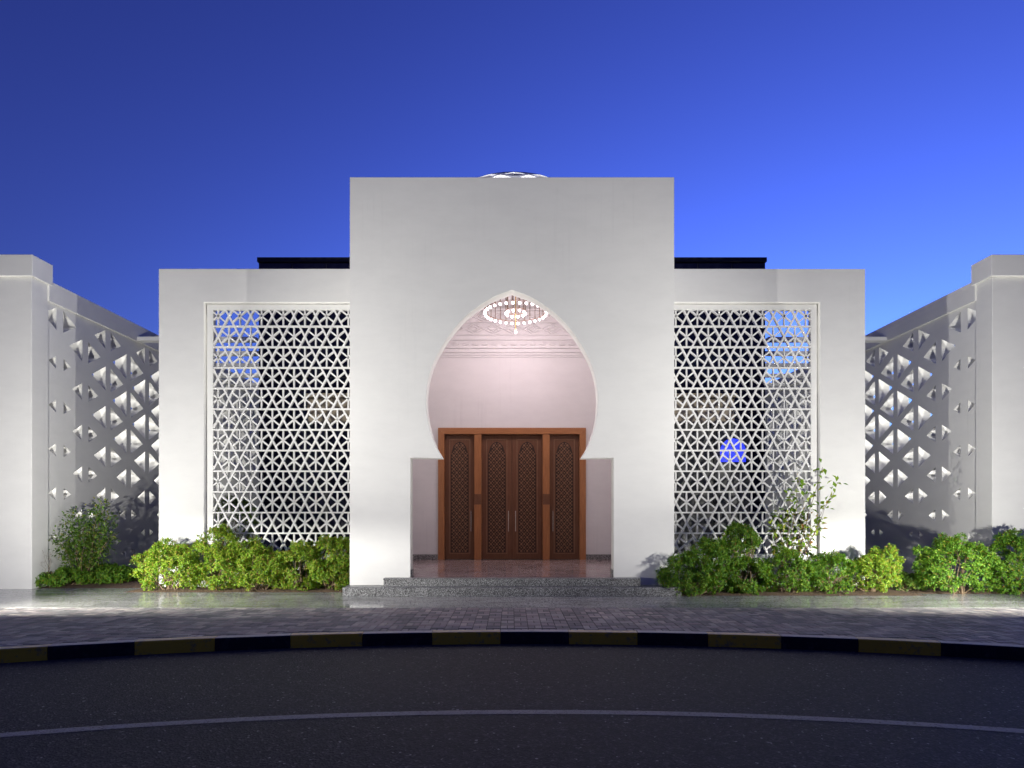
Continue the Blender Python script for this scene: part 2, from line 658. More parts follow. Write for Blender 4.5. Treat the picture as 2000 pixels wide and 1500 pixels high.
# ------------------------------------------------------------------ entrance portal
PT = thing('entrance_portal', 'tall white rendered entrance block with pointed horseshoe arch', 'building', (0, Y_PORTAL, 0))
half = [(998.5, 566.3), (969.3, 577.6), (946, 590.5), (920, 608.6), (898, 629), (880.7, 649.8), (864.3, 674.3), (850.3, 700), (841, 723.3), (835.2, 746.7),
        (832.6, 770), (832.2, 786.3), (833.5, 807.3), (837.5, 830.6), (843.3, 851.6), (852.7, 875), (864.3, 895.0)]
hp = [((1000 - x) / 100, EYE + (1000 - y) / 100) for x, y in half]
hp[0] = (0.0, hp[0][1])


def catmull(p, k=5):
    out = []
    q = [(-p[1][0] * .35, p[1][1])] + p + [(2 * p[-1][0] - p[-2][0], 2 * p[-1][1] - p[-2][1])]
    q[0] = (2 * p[0][0] - p[1][0], 2 * p[0][1] - p[1][1])
    for i in range(1, len(q) - 2):
        for s_ in range(k):
            u = s_ / k
            r = []
            for d in (0, 1):
                a, b, c, e = q[i - 1][d], q[i][d], q[i + 1][d], q[i + 2][d]
                r.append(.5 * (2 * b + (c - a) * u + (2 * a - 5 * b + 4 * c - e) * u * u + (3 * b - a - 3 * c + e) * u ** 3))
            out.append(tuple(r))
    out.append(p[-1])
    return out


arch = catmull(hp)
TOPZ = EYE + 6.54
jx, notch = 1.984, 2.66
loop = [(-3.17, H_STEP1 + .002), (-jx, H_STEP1 + .002), (-jx, notch)]
loop += [(-x, z) for x, z in reversed(arch)]
loop += [(x, z) for x, z in arch[1:]]
loop += [(jx, notch), (jx, H_STEP1 + .002), (3.17, H_STEP1 + .002), (3.17, TOPZ), (-3.17, TOPZ)]
WT = S(.00025)
slab_from_loops('front_wall', [loop], Y_PORTAL, Y_PORTAL + WT, 'render', PT, bevel=.006)
yi0, yi1 = Y_PORTAL + WT + .001, Y_DOOR
for s_ in (-1, 1):
    MB().box(s_ * 2.95, s_ * 3.168, yi0, yi1 + .25, 0, TOPZ - .02).build('side_wall', 'inner_plaster', PT)
MB().box(-2.949, 2.949, yi0, yi1 + .2, 7.10, 7.3).build('ceiling', 'inner_plaster', PT)
# back wall with the door opening
dz = EYE + 164 * .01373
dxo = 1.977
bl = [(-2.949, H_FLOOR - .1), (-dxo, H_FLOOR - .1), (-dxo, dz), (dxo, dz), (dxo, H_FLOOR - .1), (2.949, H_FLOOR - .1), (2.949, 7.099), (-2.949, 7.099)]
slab_from_loops('back_wall', [bl], Y_DOOR, Y_DOOR + .2, 'inner_plaster', PT)
# porch floor tiles
MB().box(-2.949, 2.949, yi0 - WT + .003, Y_DOOR + .3, .02, H_FLOOR - .012).build('floor_bed', 'paver_bed', PT)
TW = 5.898 / 8
TD = (Y_DOOR - yi0) / 6
TM = MB().bevbox(-TW / 2 + .001, TW / 2 - .001, -TD / 2 + .001, TD / 2 - .001, -.012, 0, .0015).mesh('tile', 'rose_granite')
for i in range(8):
    for j in range(6):
        link_mesh('floor_tile', TM, PT, (-2.949 + (i + .5) * TW, yi0 + (j + .5) * TD, H_FLOOR))
MB().bevbox(-jx + .02, jx - .02, Y_PORTAL - .001, yi0 - .002, H_FLOOR - .02, H_FLOOR, .002).build('threshold', 'rose_granite', PT)
# skirting
for s_ in (-1, 1):
    MB().box(s_ * (dxo + .002), s_ * 2.93, Y_DOOR - .02, Y_DOOR + .001, H_FLOOR + .001, H_FLOOR + .14).build('skirting', 'speckled_granite', PT)
    MB().box(s_ * 2.93, s_ * 2.951, yi0 + .01, Y_DOOR - .022, H_FLOOR + .001, H_FLOOR + .14).build('skirting', 'speckled_granite', PT)
    MB().box(s_ * (jx - .018), s_ * (jx + .002), Y_PORTAL + .03, yi0 - .004, H_FLOOR + .001, H_FLOOR + .14).build('skirting', 'speckled_granite', PT)
# cornice and carved frieze
for z0, z1, pr in ((5.745, 5.795, .03), (5.797, 5.855, .06), (5.857, 5.955, .10), (5.957, 6.005, .17), (6.20, 6.23, .07), (6.335, 6.365, .07), (6.66, 6.69, .07), (6.98, 7.03, .09)):
    MB().box(-2.948, 2.948, Y_DOOR - pr, Y_DOOR + .001, z0, z1).build('cornice_moulding', 'inner_plaster', PT)
    for s_ in (-1, 1):
        MB().box(s_ * (2.951 - pr), s_ * 2.951, yi0 + .01, Y_DOOR - pr - .002, z0, z1).build('cornice_moulding', 'inner_plaster', PT)
lm = MB()
for a, L in ((0, .075), (38, .07), (-38, .07), (80, .085), (-80, .085)):
    r = math.radians(a)
    ux, uz = math.sin(r), math.cos(r)
    vx, vz = uz, -ux
    pts = [(0, 0), (ux * L * .5 + vx * .014, uz * L * .5 + vz * .014), (ux * L, uz * L), (ux * L * .5 - vx * .014, uz * L * .5 - vz * .014)]
    lm.prism(pts[::-1], -.06, .002)
lm = lm.mesh('leaf_relief', 'inner_plaster')
for i in range(-10, 11):
    link_mesh('leaf_relief', lm, PT, (i * .258 + .05, Y_DOOR, 6.07))
dm = MB()
for (a, b) in (((-.26, 0), (0, .13)), ((0, .13), (.26, 0)), ((.26, 0), (0, -.13)), ((0, -.13), (-.26, 0)), ((-.13, 0), (0, .065)), ((0, .065), (.13, 0)), ((.13, 0), (0, -.065)), ((0, -.065), (-.13, 0))):
    dm.bar(a, b, .020, -.05, .002)
dm = dm.mesh('diamond_relief', 'inner_plaster')
for i in range(-5, 6):
    link_mesh('diamond_relief', dm, PT, (i * .52 + .02, Y_DOOR, 6.51))
    link_mesh('diamond_relief', dm, PT, (i * .52 + .28, Y_DOOR, 6.83)) if abs(i) < 5 else None

# doors
k = .01373
fw = .165
yf0, yf1 = Y_DOOR - .05, Y_DOOR + .19
for s_ in (-1, 1):
    m = MB()
    pts = [(-dxo + .001, H_FLOOR + .001), (-dxo + fw, H_FLOOR + .001), (-dxo + fw, dz - fw), (-dxo + .001, dz - .001)]
    m.prism(pts if s_ < 0 else [(-x, z) for x, z in pts[::-1]], yf0, yf1)
    m.build('door_jamb', 'frame_wood', PT)
    m = MB().bevbox(s_ * 59.7 * k, s_ * 73.6 * k, yf0 + .012, yf1 - .003, H_FLOOR + .002, dz - fw - .002, .006)
    m.build('door_mullion', 'frame_wood', PT)
    MB().bevbox(s_ * 60.0 * k, s_ * 73.3 * k, yf0 + .006, yf0 + .0125, 1.80, 2.08, .001).build('mullion_plate', 'leaf_wood', PT)
MB().prism([(-dxo + .003, dz - .001), (-dxo + fw + .002, dz - fw), (dxo - fw - .002, dz - fw), (dxo - .003, dz - .001)], yf0 + .001, yf1).build('door_head', 'frame_wood_across', PT)
lz1 = dz - fw - .003
MB().box(-1.9, 1.9, Y_DOOR + .18, Y_DOOR + .24, H_FLOOR, dz - .1).build('door_backing', 'recess_shade_wood', PT)
for (x0, x1, hx, inner) in ((-131.9, -73.7, -80, 0), (-59.6, -.15, -7, 1), (.15, 59.6, 7, 1), (73.7, 131.9, 80, 0)):
    X0, X1 = x0 * k + .002, x1 * k - .002
    yl = Y_DOOR + .09
    zb = H_FLOOR + .006
    leaf = MB().bevbox(X0, X1, yl, yl + .06, zb, lz1, .003).build('door_leaf', 'leaf_wood', PT)
    cxm = (X0 + X1) / 2
    pw = .285
    pz0, pz1 = zb + .145, lz1 - .12
    m = MB()
    for (a, b, c, d) in ((-pw, -pw + .022, pz0, pz1), (pw - .022, pw, pz0, pz1), (-pw + .022, pw - .022, pz0, pz0 + .022), (-pw + .022, pw - .022, pz1 - .022, pz1)):
        m.box(cxm + a, cxm + b, yl - .02, yl + .001, c, d)
    m.build('panel_moulding', 'carved_wood', leaf)
    # dark field with a pointed head, recess shade put into its colour
    hw = .238
    zs = pz1 - .42
    fl = [(cxm - hw, pz0 + .035), (cxm + hw, pz0 + .035), (cxm + hw, zs), (cxm + hw * .82, zs + .13), (cxm + hw * .72, zs + .22), (cxm + hw * .42, zs + .31), (cxm, zs + .355),
          (cxm - hw * .42, zs + .31), (cxm - hw * .72, zs + .22), (cxm - hw * .82, zs + .13), (cxm - hw, zs)]
    MB().prism(fl, yl - .004, yl - .0005).build('carved_field', 'recess_shade_wood', leaf)

    def inside(x, z, mg):
        if z < pz0 + .035 + mg: return False
        if z < zs: return abs(x) < hw - mg
        lim = [(zs, hw), (zs + .13, hw * .82), (zs + .22, hw * .72), (zs + .31, hw * .42), (zs + .355, 0)]
        for (za, wa), (zb_, wb) in zip(lim, lim[1:]):
            if z <= zb_:
                return abs(x) < wa + (wb - wa) * (z - za) / (zb_ - za) - mg
        return False
    m = MB()
    dxs, dzs = .0795, .0918
    for r in range(0, 80):
        z = pz0 + .075 + r * dzs / 2
        for c in range(-4, 5):
            x = c * dxs + (dxs / 2 if r % 2 else 0)
            bigone = (r % 2 == 0 and (r // 2 + c) % 2 == 0)
            rr = .037 if bigone else .022
            if not inside(x, z, rr):
                continue
            pts = []
            for q in range(12):
                an = math.pi * q / 6
                ra = rr if q % 2 == 0 else rr * .68
                pts.append((cxm + x + ra * math.sin(an), z + ra * math.cos(an)))
            m.prism(pts, yl - .018, yl - .003)
            if bigone:
                continue
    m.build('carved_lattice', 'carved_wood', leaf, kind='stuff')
    h = MB()
    hxm = hx * k
    h.tube([(hxm, yl - .06, 1.08), (hxm, yl - .06, 1.63)], .013, 10)
    for z in (1.14, 1.57):
        h.tube([(hxm, yl - .06, z), (hxm, yl - .002, z)], .009, 8)
    h.build('door_handle', 'steel', leaf, smooth=False)
MB().box(-3.1, 3.1, yi0, yi1 + .2, 7.302, 7.4).build('roof', 'dark_cladding', PT)

# ------------------------------------------------------------------ chandelier
cz, cyc, cxc, cr = EYE + 387.5 * 15.5 / 1300, S(15.5 / 1300), .085, .718
CH = thing('chandelier', 'round chandelier with two rings of glowing bulbs hanging inside the arch', 'chandelier', (cxc, cyc, 7.1))
bm = MB().sphere((0, 0, 0), .030, 12, 8)
bulb_me = bm.mesh('bulb', 'bulb', smooth=True)
rod_me = MB().tube([(0, 0, .03), (0, 0, 7.06 - cz)], .009, 6).mesh('rod', 'bronze')
for ring, nb, off in ((cr, 30, .07), (.23, 10, .1)):
    for i in range(nb):
        a = 2 * math.pi * (i + off) / nb
        p = (cxc + ring * math.cos(a), cyc + ring * math.sin(a), cz)
        link_mesh('bulb', bulb_me, CH, p)
        link_mesh('rod', rod_me, CH, p)
MB().tube([(cxc, cyc, cz - .42), (cxc, cyc, 7.06)], .014, 8).build('stem', 'gold', CH)
link_mesh('finial_bulb', bulb_me, CH, (cxc, cyc, cz - .44))
MB().tube([(cxc, cyc, 7.04), (cxc, cyc, 7.10)], cr + .05, 32).build('ceiling_plate', 'bronze', CH)
for ring in (cr, .23):
    MB().tube([(cxc + ring * math.cos(a), cyc + ring * math.sin(a), cz + .06) for a in [2 * math.pi * q / 40 for q in range(41)]], .006, 6, cap=False).build('ring', 'bronze', CH)

cl = bpy.data.lights.new('chandelier_light', 'POINT')
cl.energy = 122 / K
cl.color = (1.0, .82, .87)
cl.shadow_soft_size = .30
clo = bpy.data.objects.new('chandelier_light', cl)
col.objects.link(clo)
clo.parent = CH
clo.location = Vector((cxc, cyc, cz - .35)) - ORIGIN[CH.name]

# ------------------------------------------------------------------ lattice screen walls
SX = Y_SCREEN / F          # metres per photo pixel at the screen


def clip(p, q, x0, x1, z0, z1):
    dx, dz_ = q[0] - p[0], q[1] - p[1]
    t0, t1 = 0.0, 1.0
    for a, b in ((-dx, p[0] - x0), (dx, x1 - p[0]), (-dz_, p[1] - z0), (dz_, z1 - p[1])):
        if abs(a) < 1e-9:
            if b < 0: return None
            continue
        r = b / a
        if a < 0: t0 = max(t0, r)
        else: t1 = min(t1, r)
    if t1 - t0 < 1e-4: return None
    return (p[0] + dx * t0, p[1] + dz_ * t0), (p[0] + dx * t1, p[1] + dz_ * t1)


for side, lab in ((1, 'white wall with pierced star lattice screen left of the arched entrance'), (-1, 'white wall with pierced star lattice screen right of the arched entrance')):
    W = thing('lattice_wall', lab, 'screen wall', (side * -5.3, Y_SCREEN, 0), 'lattice walls beside the entrance')
    ox0, ox1, oz0, oz1 = -602 * SX, -3.40, .62, EYE + 410 * SX
    loops = [[(-690 * SX, 0), (-3.172, 0), (-3.172, EYE + 475 * SX), (-690 * SX, EYE + 475 * SX)],
             [(ox0, oz0), (ox0, oz1), (ox1, oz1), (ox1, oz0)]]
    slab_from_loops('wall', loops, Y_SCREEN, Y_SCREEN + .34, 'render', W, sx=side, bevel=.005)
    lx0, lx1, lz0, lz1_ = -588 * SX, -3.46, EYE - 83 * SX, EYE + 398 * SX
    ya = Y_SCREEN + .085
    yb = ya + .12
    # frame of the panel, with a shadow gap to the wall opening
    gp = .03
    for (a, b, c, d, nm) in ((ox0 + gp, lx0, oz0, oz1 - .02, 'frame_stile'), (lx1, ox1, oz0, oz1 - .02, 'frame_stile'),
                             (lx0, lx1, oz0, lz0, 'frame_rail'), (lx0, lx1, lz1_, oz1 - .02, 'frame_rail')):
        MB().box(a, b, ya, yb, c, d).build(nm, 'screen_white', W, sx=side)
    MB().box(ox0, ox0 + gp, ya + .07, yb, oz0, oz1).build('shadow_gap', 'screen_white', W, sx=side)
    cw, rh = 42.7 * SX, 40.75 * SX
    sx0 = -579 * SX
    zb0 = EYE + 365.6 * SX
    y_ = lambda kk: (ya + .010 + kk * .003, ya + .072 - kk * .003)
    for r in range(0, 11):
        z = zb0 - r * rh
        MB().box(lx0 - .005, lx1 + .005, *y_(0), z - .0165, z + .0165).build('horizontal_bar', 'screen_white', W, sx=side)
    zc0 = zb0 + rh / 2
    sl = (cw / 2) / rh
    for d, kk in ((1, 1), (-1, 2)):
        for q in range(-20, 30):
            xx = sx0 + cw / 2 + q * cw
            sg = clip((xx - d * 6 * sl * -1 * 1.0, zc0 + 6), (xx - d * 6 * sl, zc0 - 6), lx0, lx1, lz0, lz1_) if d == 1 else clip((xx - 6 * sl, zc0 + 6), (xx + 6 * sl, zc0 - 6), lx0, lx1, lz0, lz1_)
            if not sg or math.hypot(sg[0][0] - sg[1][0], sg[0][1] - sg[1][1]) < .06:
                continue
            MB().bar(sg[0], sg[1], .037, *y_(kk)).build('diagonal_bar', 'screen_white', W, sx=side)
    spokes = [((0, rh / 2 - .014), .028), ((0, -rh / 2 + .014), .028)]
    for a in (-1, 1):
        for b in (-1, 1):
            spokes.append(((a * cw / 4 * 1.40, b * rh / 2 * .60), .033))
    full = None
    for r in range(0, 12):
        zc = zc0 - r * rh
        for q in range(-1, 9):
            xc = sx0 + q * cw + (cw / 2 if r % 2 else 0)
            inside_all = lx0 < xc - cw * .36 and xc + cw * .36 < lx1 and lz0 < zc - rh * .5 and zc + rh * .5 < lz1_
            if inside_all:
                if full is None:
                    m = MB()
                    for (p, wd) in spokes:
                        m.bar((0, 0), p, wd, y_(3)[0] - ya, y_(3)[1] - ya)
                    m.prism([(.026 * math.sin(a), .026 * math.cos(a)) for a in [math.pi * q_ / 4 for q_ in range(8)]], y_(4)[0] - ya, y_(4)[1] - ya)
                    full = m.mesh('star_spokes', 'screen_white', sx=side)
                link_mesh('star_spokes', full, W, (side * xc, ya, zc))
            else:
                m = MB()
                for (p, wd) in spokes:
                    sg = clip((xc, zc), (xc + p[0], zc + p[1]), lx0, lx1, lz0, lz1_)
                    if sg:
                        m.bar(sg[0], sg[1], wd, *y_(3))
                if m.v and lx0 < xc - .03 and xc + .03 < lx1 and lz0 < zc - .03 and zc + .03 < lz1_:
                    m.prism([(xc + .026 * math.sin(a), zc + .026 * math.cos(a)) for a in [math.pi * q_ / 4 for q_ in range(8)]], *y_(4))
                if m.v:
                    m.build('star_spokes', 'screen_white', W, sx=side)

# ------------------------------------------------------------------ perforated wing walls
WX, WTH = 10.0, .30
for side, lab in ((1, 'white side wall pierced with rows of triangular openings at far left'), (-1, 'white side wall pierced with rows of triangular openings at far right')):
    W = thing('perforated_wall', lab, 'wall', (side * -WX, Y_PIER, 0), 'pierced side walls')
    yw0, yw1 = Y_PIER + .2, 24.5
    loops = [[(yw0, 0), (yw1, 0), (yw1, 6.14), (yw0, 6.14)]]
    dY, dZ = 1.557 / 2, .48
    y00, z00 = S(14.72 / 1300), 5.84
    sm = lambda a, b, x: (lambda u: u * u * (3 - 2 * u))(min(1, max(0, (x - a) / (b - a))))
    for r in range(0, 12):
        zc = z00 - r * dZ
        for q in range(-1, 9):
            yc = y00 + q * 2 * dY + (dY if r % 2 else 0)
            if yc > yw1 - .8:
                continue
            h = .27 + .08 * sm(13.0, 13.8, yc) * sm(1.0, 2.2, zc) + .33 * sm(13.4, 15.2, yc) * sm(1.4, 4.0, zc) + .21 * sm(4.85, 5.7, zc) * (1 - sm(13.4, 15.2, yc)) - .08 * (1 - sm(.9, 1.8, zc))
            if r == 0:
                h = .48
            h *= rnd.uniform(.96, 1.04)
            wd = h * .80
            gap = .22 - .05 * (h - .27) / .4
            for d in (-1, 1):
                e = yc + d * gap / 2
                tri = [(e, zc + h / 2), (e, zc - h / 2), (e + d * wd, zc)]
                if min(p[0] for p in tri) < yw0 + .03:
                    continue
                loops.append(tri)
    slab_from_loops('wall_panel', loops, -WX - WTH, -WX, 'render', W, plane='YZ', sx=side)
    MB().box(-WX - WTH - .04, -WX + .055, Y_PIER + .42, yw1, 6.142, 6.57).build('coping', 'render', W, sx=side)
    yp0, yp1 = Y_PIER, S(.011025)
    pier = MB().bevbox(-10.80, -9.98, yp0, yp1, 0, 6.488, .006).build('pier', 'render', W, sx=side)
    MB().bevbox(-10.86, -9.92, yp0 - .06, yp1 + .05, 6.49, 6.93, .008).build('pier_cap', 'render', pier, sx=side)
    for i in range(5):
        yb_ = S(.01358) + i * 1.38
        MB().box(-WX + .056, -6.80, yb_, yb_ + .22, 6.15, 6.25).build('pergola_beam', 'render', W, sx=side)

# ------------------------------------------------------------------ main hall behind, with dome
HY = Y_DOOR + .42
hx = 496 * HY / F
hz = EYE + 497 * HY / F
HL = thing('main_hall', 'dark navy glazed hall block rising behind the white entrance', 'building', (0, HY, 0))
MB().box(-hx, hx, HY + .05, HY + 16, 0, hz - .02).build('hall_body', 'dark_cladding', HL)
MB().box(-hx - .02, hx + .02, HY - .02, HY + 16.05, hz - .12, hz).build('roof_edge', 'black_metal', HL)
nx = 8
for side in (-1, 1):
    xs = [3.25 + (hx - 3.25) * i / 4 for i in range(5)]
    zs_ = [0.05, 1.9, 3.6, 5.3, 6.9, hz - .14]
    for a, b in zip(xs, xs[1:]):
        for c, d in zip(zs_, zs_[1:]):
            MB().box(side * (a + .02), side * (b - .02), HY + .01, HY + .048, c + .02, d - .02).build('glass_pane', 'dark_glass', HL)
# low stone faced lobby sides between hall and screens
for side, lab in ((-1, 'low stone-faced lobby side seen through the left lattice'), (1, 'low grey glazed lobby side seen through the right lattice')):
    kx = (HY - .9) / F
    wI = 405 if side < 0 else 440
    L = thing('side_lobby', lab, 'building', (side * 4.4, HY - .9, 0), 'lobby sides behind the screens')
    x0, x1 = 3.18, wI * kx
    zt = EYE + 232 * kx
    MB().box(side * x0, side * x1, HY - .9, HY - .03, zt - .10, zt).build('cornice', 'beige_stone', L)
    MB().box(side * x0, side * (x1 - .05), HY - .84, HY - .03, zt - .75, zt - .102).build('fascia', 'beige_stone', L)
    MB().box(side * x0, side * (x1 + (.4 if side > 0 else -.08)), HY - .70, HY - .03, 0, zt - .752).build('lobby_body', 'dark_glass' if side < 0 else 'grey_glass', L)
    MB().box(side * (x1 - .55), side * (x1 - .47), HY - .76, HY - .702, 0, zt - .753).build('mullion', 'black_metal', L)
# blue lit arched window on the hall
HN = HY - .72
kx = HN / F
bx, bz0 = 431 * kx, EYE + 96 * kx
N = thing('arched_neon_window', 'small arched window glowing electric blue behind the right lattice', 'window', (bx, HN, bz0))
pts = [(bx + .36 * math.cos(a), bz0 + .30 + .36 * math.sin(a)) for a in [math.pi * q / 16 for q in range(17)]] + [(bx - .36, bz0), (bx + .36, bz0)]
MB().prism([(x, z) for x, z in pts[::-1]], HN - .012, HN + .015).build('glowing_pane', 'blue_neon', N)
fr_ = MB()
for q in range(len(pts)):
    fr_.bar(pts[q], pts[(q + 1) % len(pts)], .04, HN - .035, HN - .005)
fr_.build('window_frame', 'black_metal', N)

DY, DR = 26.0, 5.4
# height of the centre such that the rim seen over the portal sits 665 px above the horizon
lo_, hi_ = 0.0, 20.0
for _ in range(50):
    dcz = (lo_ + hi_) / 2
    el_ = math.atan2(dcz - EYE, DY) + math.asin(DR / math.hypot(DY, dcz - EYE))
    lo_, hi_ = (dcz, hi_) if math.tan(el_) < 665 / F else (lo_, dcz)
dome_top = dcz + DR
D = MB()
vs, fs = [], []
nu, nv = 64, 20
for i in range(nv):
    th = math.pi / 2 * i / (nv - 1)
    for q in range(nu):
        a = 2 * math.pi * q / nu
        rr = DR - .10
        vs.append((.06 + rr * math.cos(th) * math.cos(a), DY + rr * math.cos(th) * math.sin(a), dcz + rr * math.sin(th)))
for i in range(nv - 1):
    for q in range(nu):
        l = (q + 1) % nu
        fs.append((i * nu + q, i * nu + l, (i + 1) * nu + l, (i + 1) * nu + q))
dome = D.add(vs, fs).build('dome', 'screen_white', HL, smooth=True)
MB().tube([(.06, DY, hz - .03), (.06, DY, dcz + .15)], DR + .1, 64).build('dome_drum', 'render', HL)


def dpt(th, a, r=DR):
    return Vector((.06 + r * math.cos(th) * math.cos(a), DY + r * math.cos(th) * math.sin(a), dcz + r * math.sin(th)))


for q in range(20):
    for d in (-1, 1):
        m = MB()
        a0 = 2 * math.pi * q / 20 + .17
        path = []
        for i in range(29):
            u = i / 28
            th = math.radians(4 + 84 * u)
            path.append((th, a0 + d * 2.0 * u * u))
        L_, R_ = [], []
        for i, (th, a) in enumerate(path):
            p = dpt(th, a)
            t2 = path[min(i + 1, 28)]
            t1 = path[max(i - 1, 0)]
            dr = (dpt(*t2) - dpt(*t1)).normalized()
            nr = (p - Vector((.06, DY, dcz))).normalized()
            sd = dr.cross(nr) * .10
            L_.append((p + sd, p - sd, p - sd - nr * .10, p + sd - nr * .10))
        for i in range(28):
            A, B = L_[i], L_[i + 1]
            for k_ in range(4):
                l_ = (k_ + 1) % 4
                m.add([A[k_], A[l_], B[l_], B[k_]], [(0, 1, 2, 3)])
        m.build('dome_rib', 'screen_white', dome)

# ------------------------------------------------------------------ floodlights (unseen fittings, placed out of view to give the low floodlighting)
FLOOD = .20


def floodlight(loc, target, power, cone, blend, label, colr=(1, .965, .87), visor=True, r=.05, ground=0.0, hood=False):
    loc = Vector(loc)
    t = thing('floodlight', label, 'floodlight', (loc.x, loc.y, ground), 'ground floodlights washing the facade')
    d = (Vector(target) - loc)
    yaw = math.atan2(d.y, d.x) - math.pi / 2
    el = math.atan2(d.z, math.hypot(d.x, d.y))
    Rz = Matrix.Rotation(yaw, 4, 'Z')
    Rm = Matrix.Translation(loc) @ Rz @ Matrix.Rotation(el, 4, 'X')
    R0 = Matrix.Translation(loc) @ Rz

    def put(nm, mb, mat, mx):
        mb.v = [tuple(mx @ Vector(p)) for p in mb.v]
        return mb.build(nm, mat, t)
    put('housing', MB().bevbox(-.18, .18, -.16, -.03, -.13, .13, .02), 'black_metal', Rm)
    put('lens', MB().box(-.15, .15, -.029, -.022, -.10, .10), 'lens_glass', Rm)
    put('bracket', MB().box(-.215, -.195, -.12, -.06, -.30, .04).box(.195, .215, -.12, -.06, -.30, .04).box(-.215, .215, -.12, -.06, -.315, -.302), 'black_metal', R0)
    put('base_plate', MB().bevbox(-.16, .16, -.2, .02, ground - loc.z + .001, -.317, .01), 'black_metal', R0)
    if visor:
        vis = min(abs(loc.x) - 6.75, .9)
        put('visor', MB().box(*((-.5, vis) if loc.x < 0 else (-vis, .5)), .02, .5, -.164 * loc.z - .008, -.164 * loc.z), 'black_metal', Matrix.Translation(loc))
    if hood:                                   # upper barn door: keeps the beam on hedge and forecourt
        xa, xb = (-.5, .9) if loc.x < 0 else (-.9, .5)
        y0_, z0_, y1_, z1_ = .08, .06, .55, -.035
        hv = [(x, y, z + dz_) for dz_ in (0, .008) for (x, y, z) in ((xa, y0_, z0_), (xb, y0_, z0_), (xb, y1_, z1_), (xa, y1_, z1_))]
        put('hood', MB().add(hv, [(0, 3, 2, 1), (4, 5, 6, 7), (0, 1, 5, 4), (1, 2, 6, 5), (2, 3, 7, 6), (3, 0, 4, 7)]), 'black_metal', Matrix.Translation(loc))
    ld = bpy.data.lights.new('flood_beam', 'SPOT')
    ld.energy = power * FLOOD / K
    ld.spot_size = math.radians(cone)
    ld.spot_blend = blend
    ld.shadow_soft_size = r
    ld.color = colr
    lo = bpy.data.objects.new('flood_beam', ld)
    col.objects.link(lo)
    lo.parent = t
    lo.location = loc - ORIGIN[t.name]
    lo.rotation_euler = d.to_track_quat('-Z', 'Y').to_euler()
    return t


FY, FZ = 6.75, .70
WARM = (1, .985, .925)
for sd_, wd_, kk in ((-1, 'left', 1.0), (1, 'right', .92)):
    floodlight((sd_ * 7.45, FY, FZ), (sd_ * 9.0, 13, 4.4), 9000 * kk, 120, 1.0, 'black floodlight on the %s pavement aimed at the wing wall' % wd_, WARM)
    floodlight((sd_ * 8.00, FY - .003, FZ), (sd_ * -.8, 11.5, 6.2), 15800 * kk, 80, 1.0, 'black floodlight on the %s pavement aimed at the arch' % wd_, WARM)
    floodlight((sd_ * 9.75, FY - .4, 1.5), (sd_ * (5.6 if sd_ < 0 else 6.8), 11.5, .1), (27000 if sd_ < 0 else 21000), 64, 1.0, 'black floodlight added on the %s pavement to brighten the hedge' % wd_, WARM, hood=True)  # unseen lamp, added to brighten hedge and forecourt
    floodlight((sd_ * 13.4, 12.3, .4), (sd_ * 10.2, 14.8, 4.0), 5600, 90, .8, 'black floodlight outside the %s pierced wall, before its pier' % wd_, WARM, visor=False)
    floodlight((sd_ * 13.2, 15.6, .4), (sd_ * 10.2, 18.8, 4.0), 4800, 110, .8, 'black floodlight outside the %s pierced wall, near its far end' % wd_, WARM, visor=False)
for sd_, wd_ in ((-1, 'left'), (1, 'right')):
    floodlight((sd_ * 8.6, 17.3, .4), (sd_ * 9.9, 22, 3.2), 2200, 100, .9, 'black floodlight in the %s courtyard behind the lattice wall' % wd_, WARM, visor=False)
    floodlight((sd_ * 3.7, 17.4, hz + 1.9), (.06, DY, dome_top), 13000, 100, .8, 'black floodlight on the %s of the hall roof aimed at the dome' % wd_, (.95, .95, 1), visor=False, ground=hz)
floodlight((.06, 17.2, hz + 2.1), (.06, DY, dome_top), 11000, 100, .8, 'black floodlight in the middle of the hall roof aimed at the dome', (.95, .95, 1), visor=False, ground=hz)


# ------------------------------------------------------------------ planting
def unit(v):
    return v / np.maximum(np.linalg.norm(v, axis=1, keepdims=True), 1e-6)


def leaves_mesh(name, pos, dirs, L, rng, mat, width=.42, fold=.14, face=None):
    """one folded lance-shaped leaf (two triangles) per row of pos"""
    n_ = len(pos)
    L = L * rng.uniform(.65, 1.25, (n_, 1))
    d = unit(dirs)
    up = (np.tile(np.array([[0, 0, 1.0]]), (n_, 1)) if face is None else unit(face) + np.array([[0, 0, .35]])) + rng.normal(0, .35, (n_, 3))
    s_ = unit(np.cross(d, up))
    nn = unit(np.cross(s_, d))
    a = pos
    tip = pos + d * L - np.array([[0, 0, 1]]) * L * .12
    mid = pos + d * L * .48
    l = mid + s_ * L * width / 2 + nn * L * fold
    r = mid - s_ * L * width / 2 + nn * L * fold
    V = np.stack([a, l, tip, r], 1).reshape(-1, 3)
    me = bpy.data.meshes.new(name)
    me.vertices.add(4 * n_)
    me.vertices.foreach_set('co', V.astype(np.float32).ravel())
    idx = np.arange(n_)[:, None] * 4
    tri = np.concatenate([idx + np.array([[0, 2, 1]]), idx + np.array([[0, 3, 2]])], 1).reshape(-1)
    me.loops.add(6 * n_)
    me.loops.foreach_set('vertex_index', tri.astype(np.int32))
    me.polygons.add(2 * n_)
    me.polygons.foreach_set('loop_start', (np.arange(2 * n_) * 3).astype(np.int32))
    me.materials.append(M[mat])
    me.update(calc_edges=True)
    me.validate()
    return me


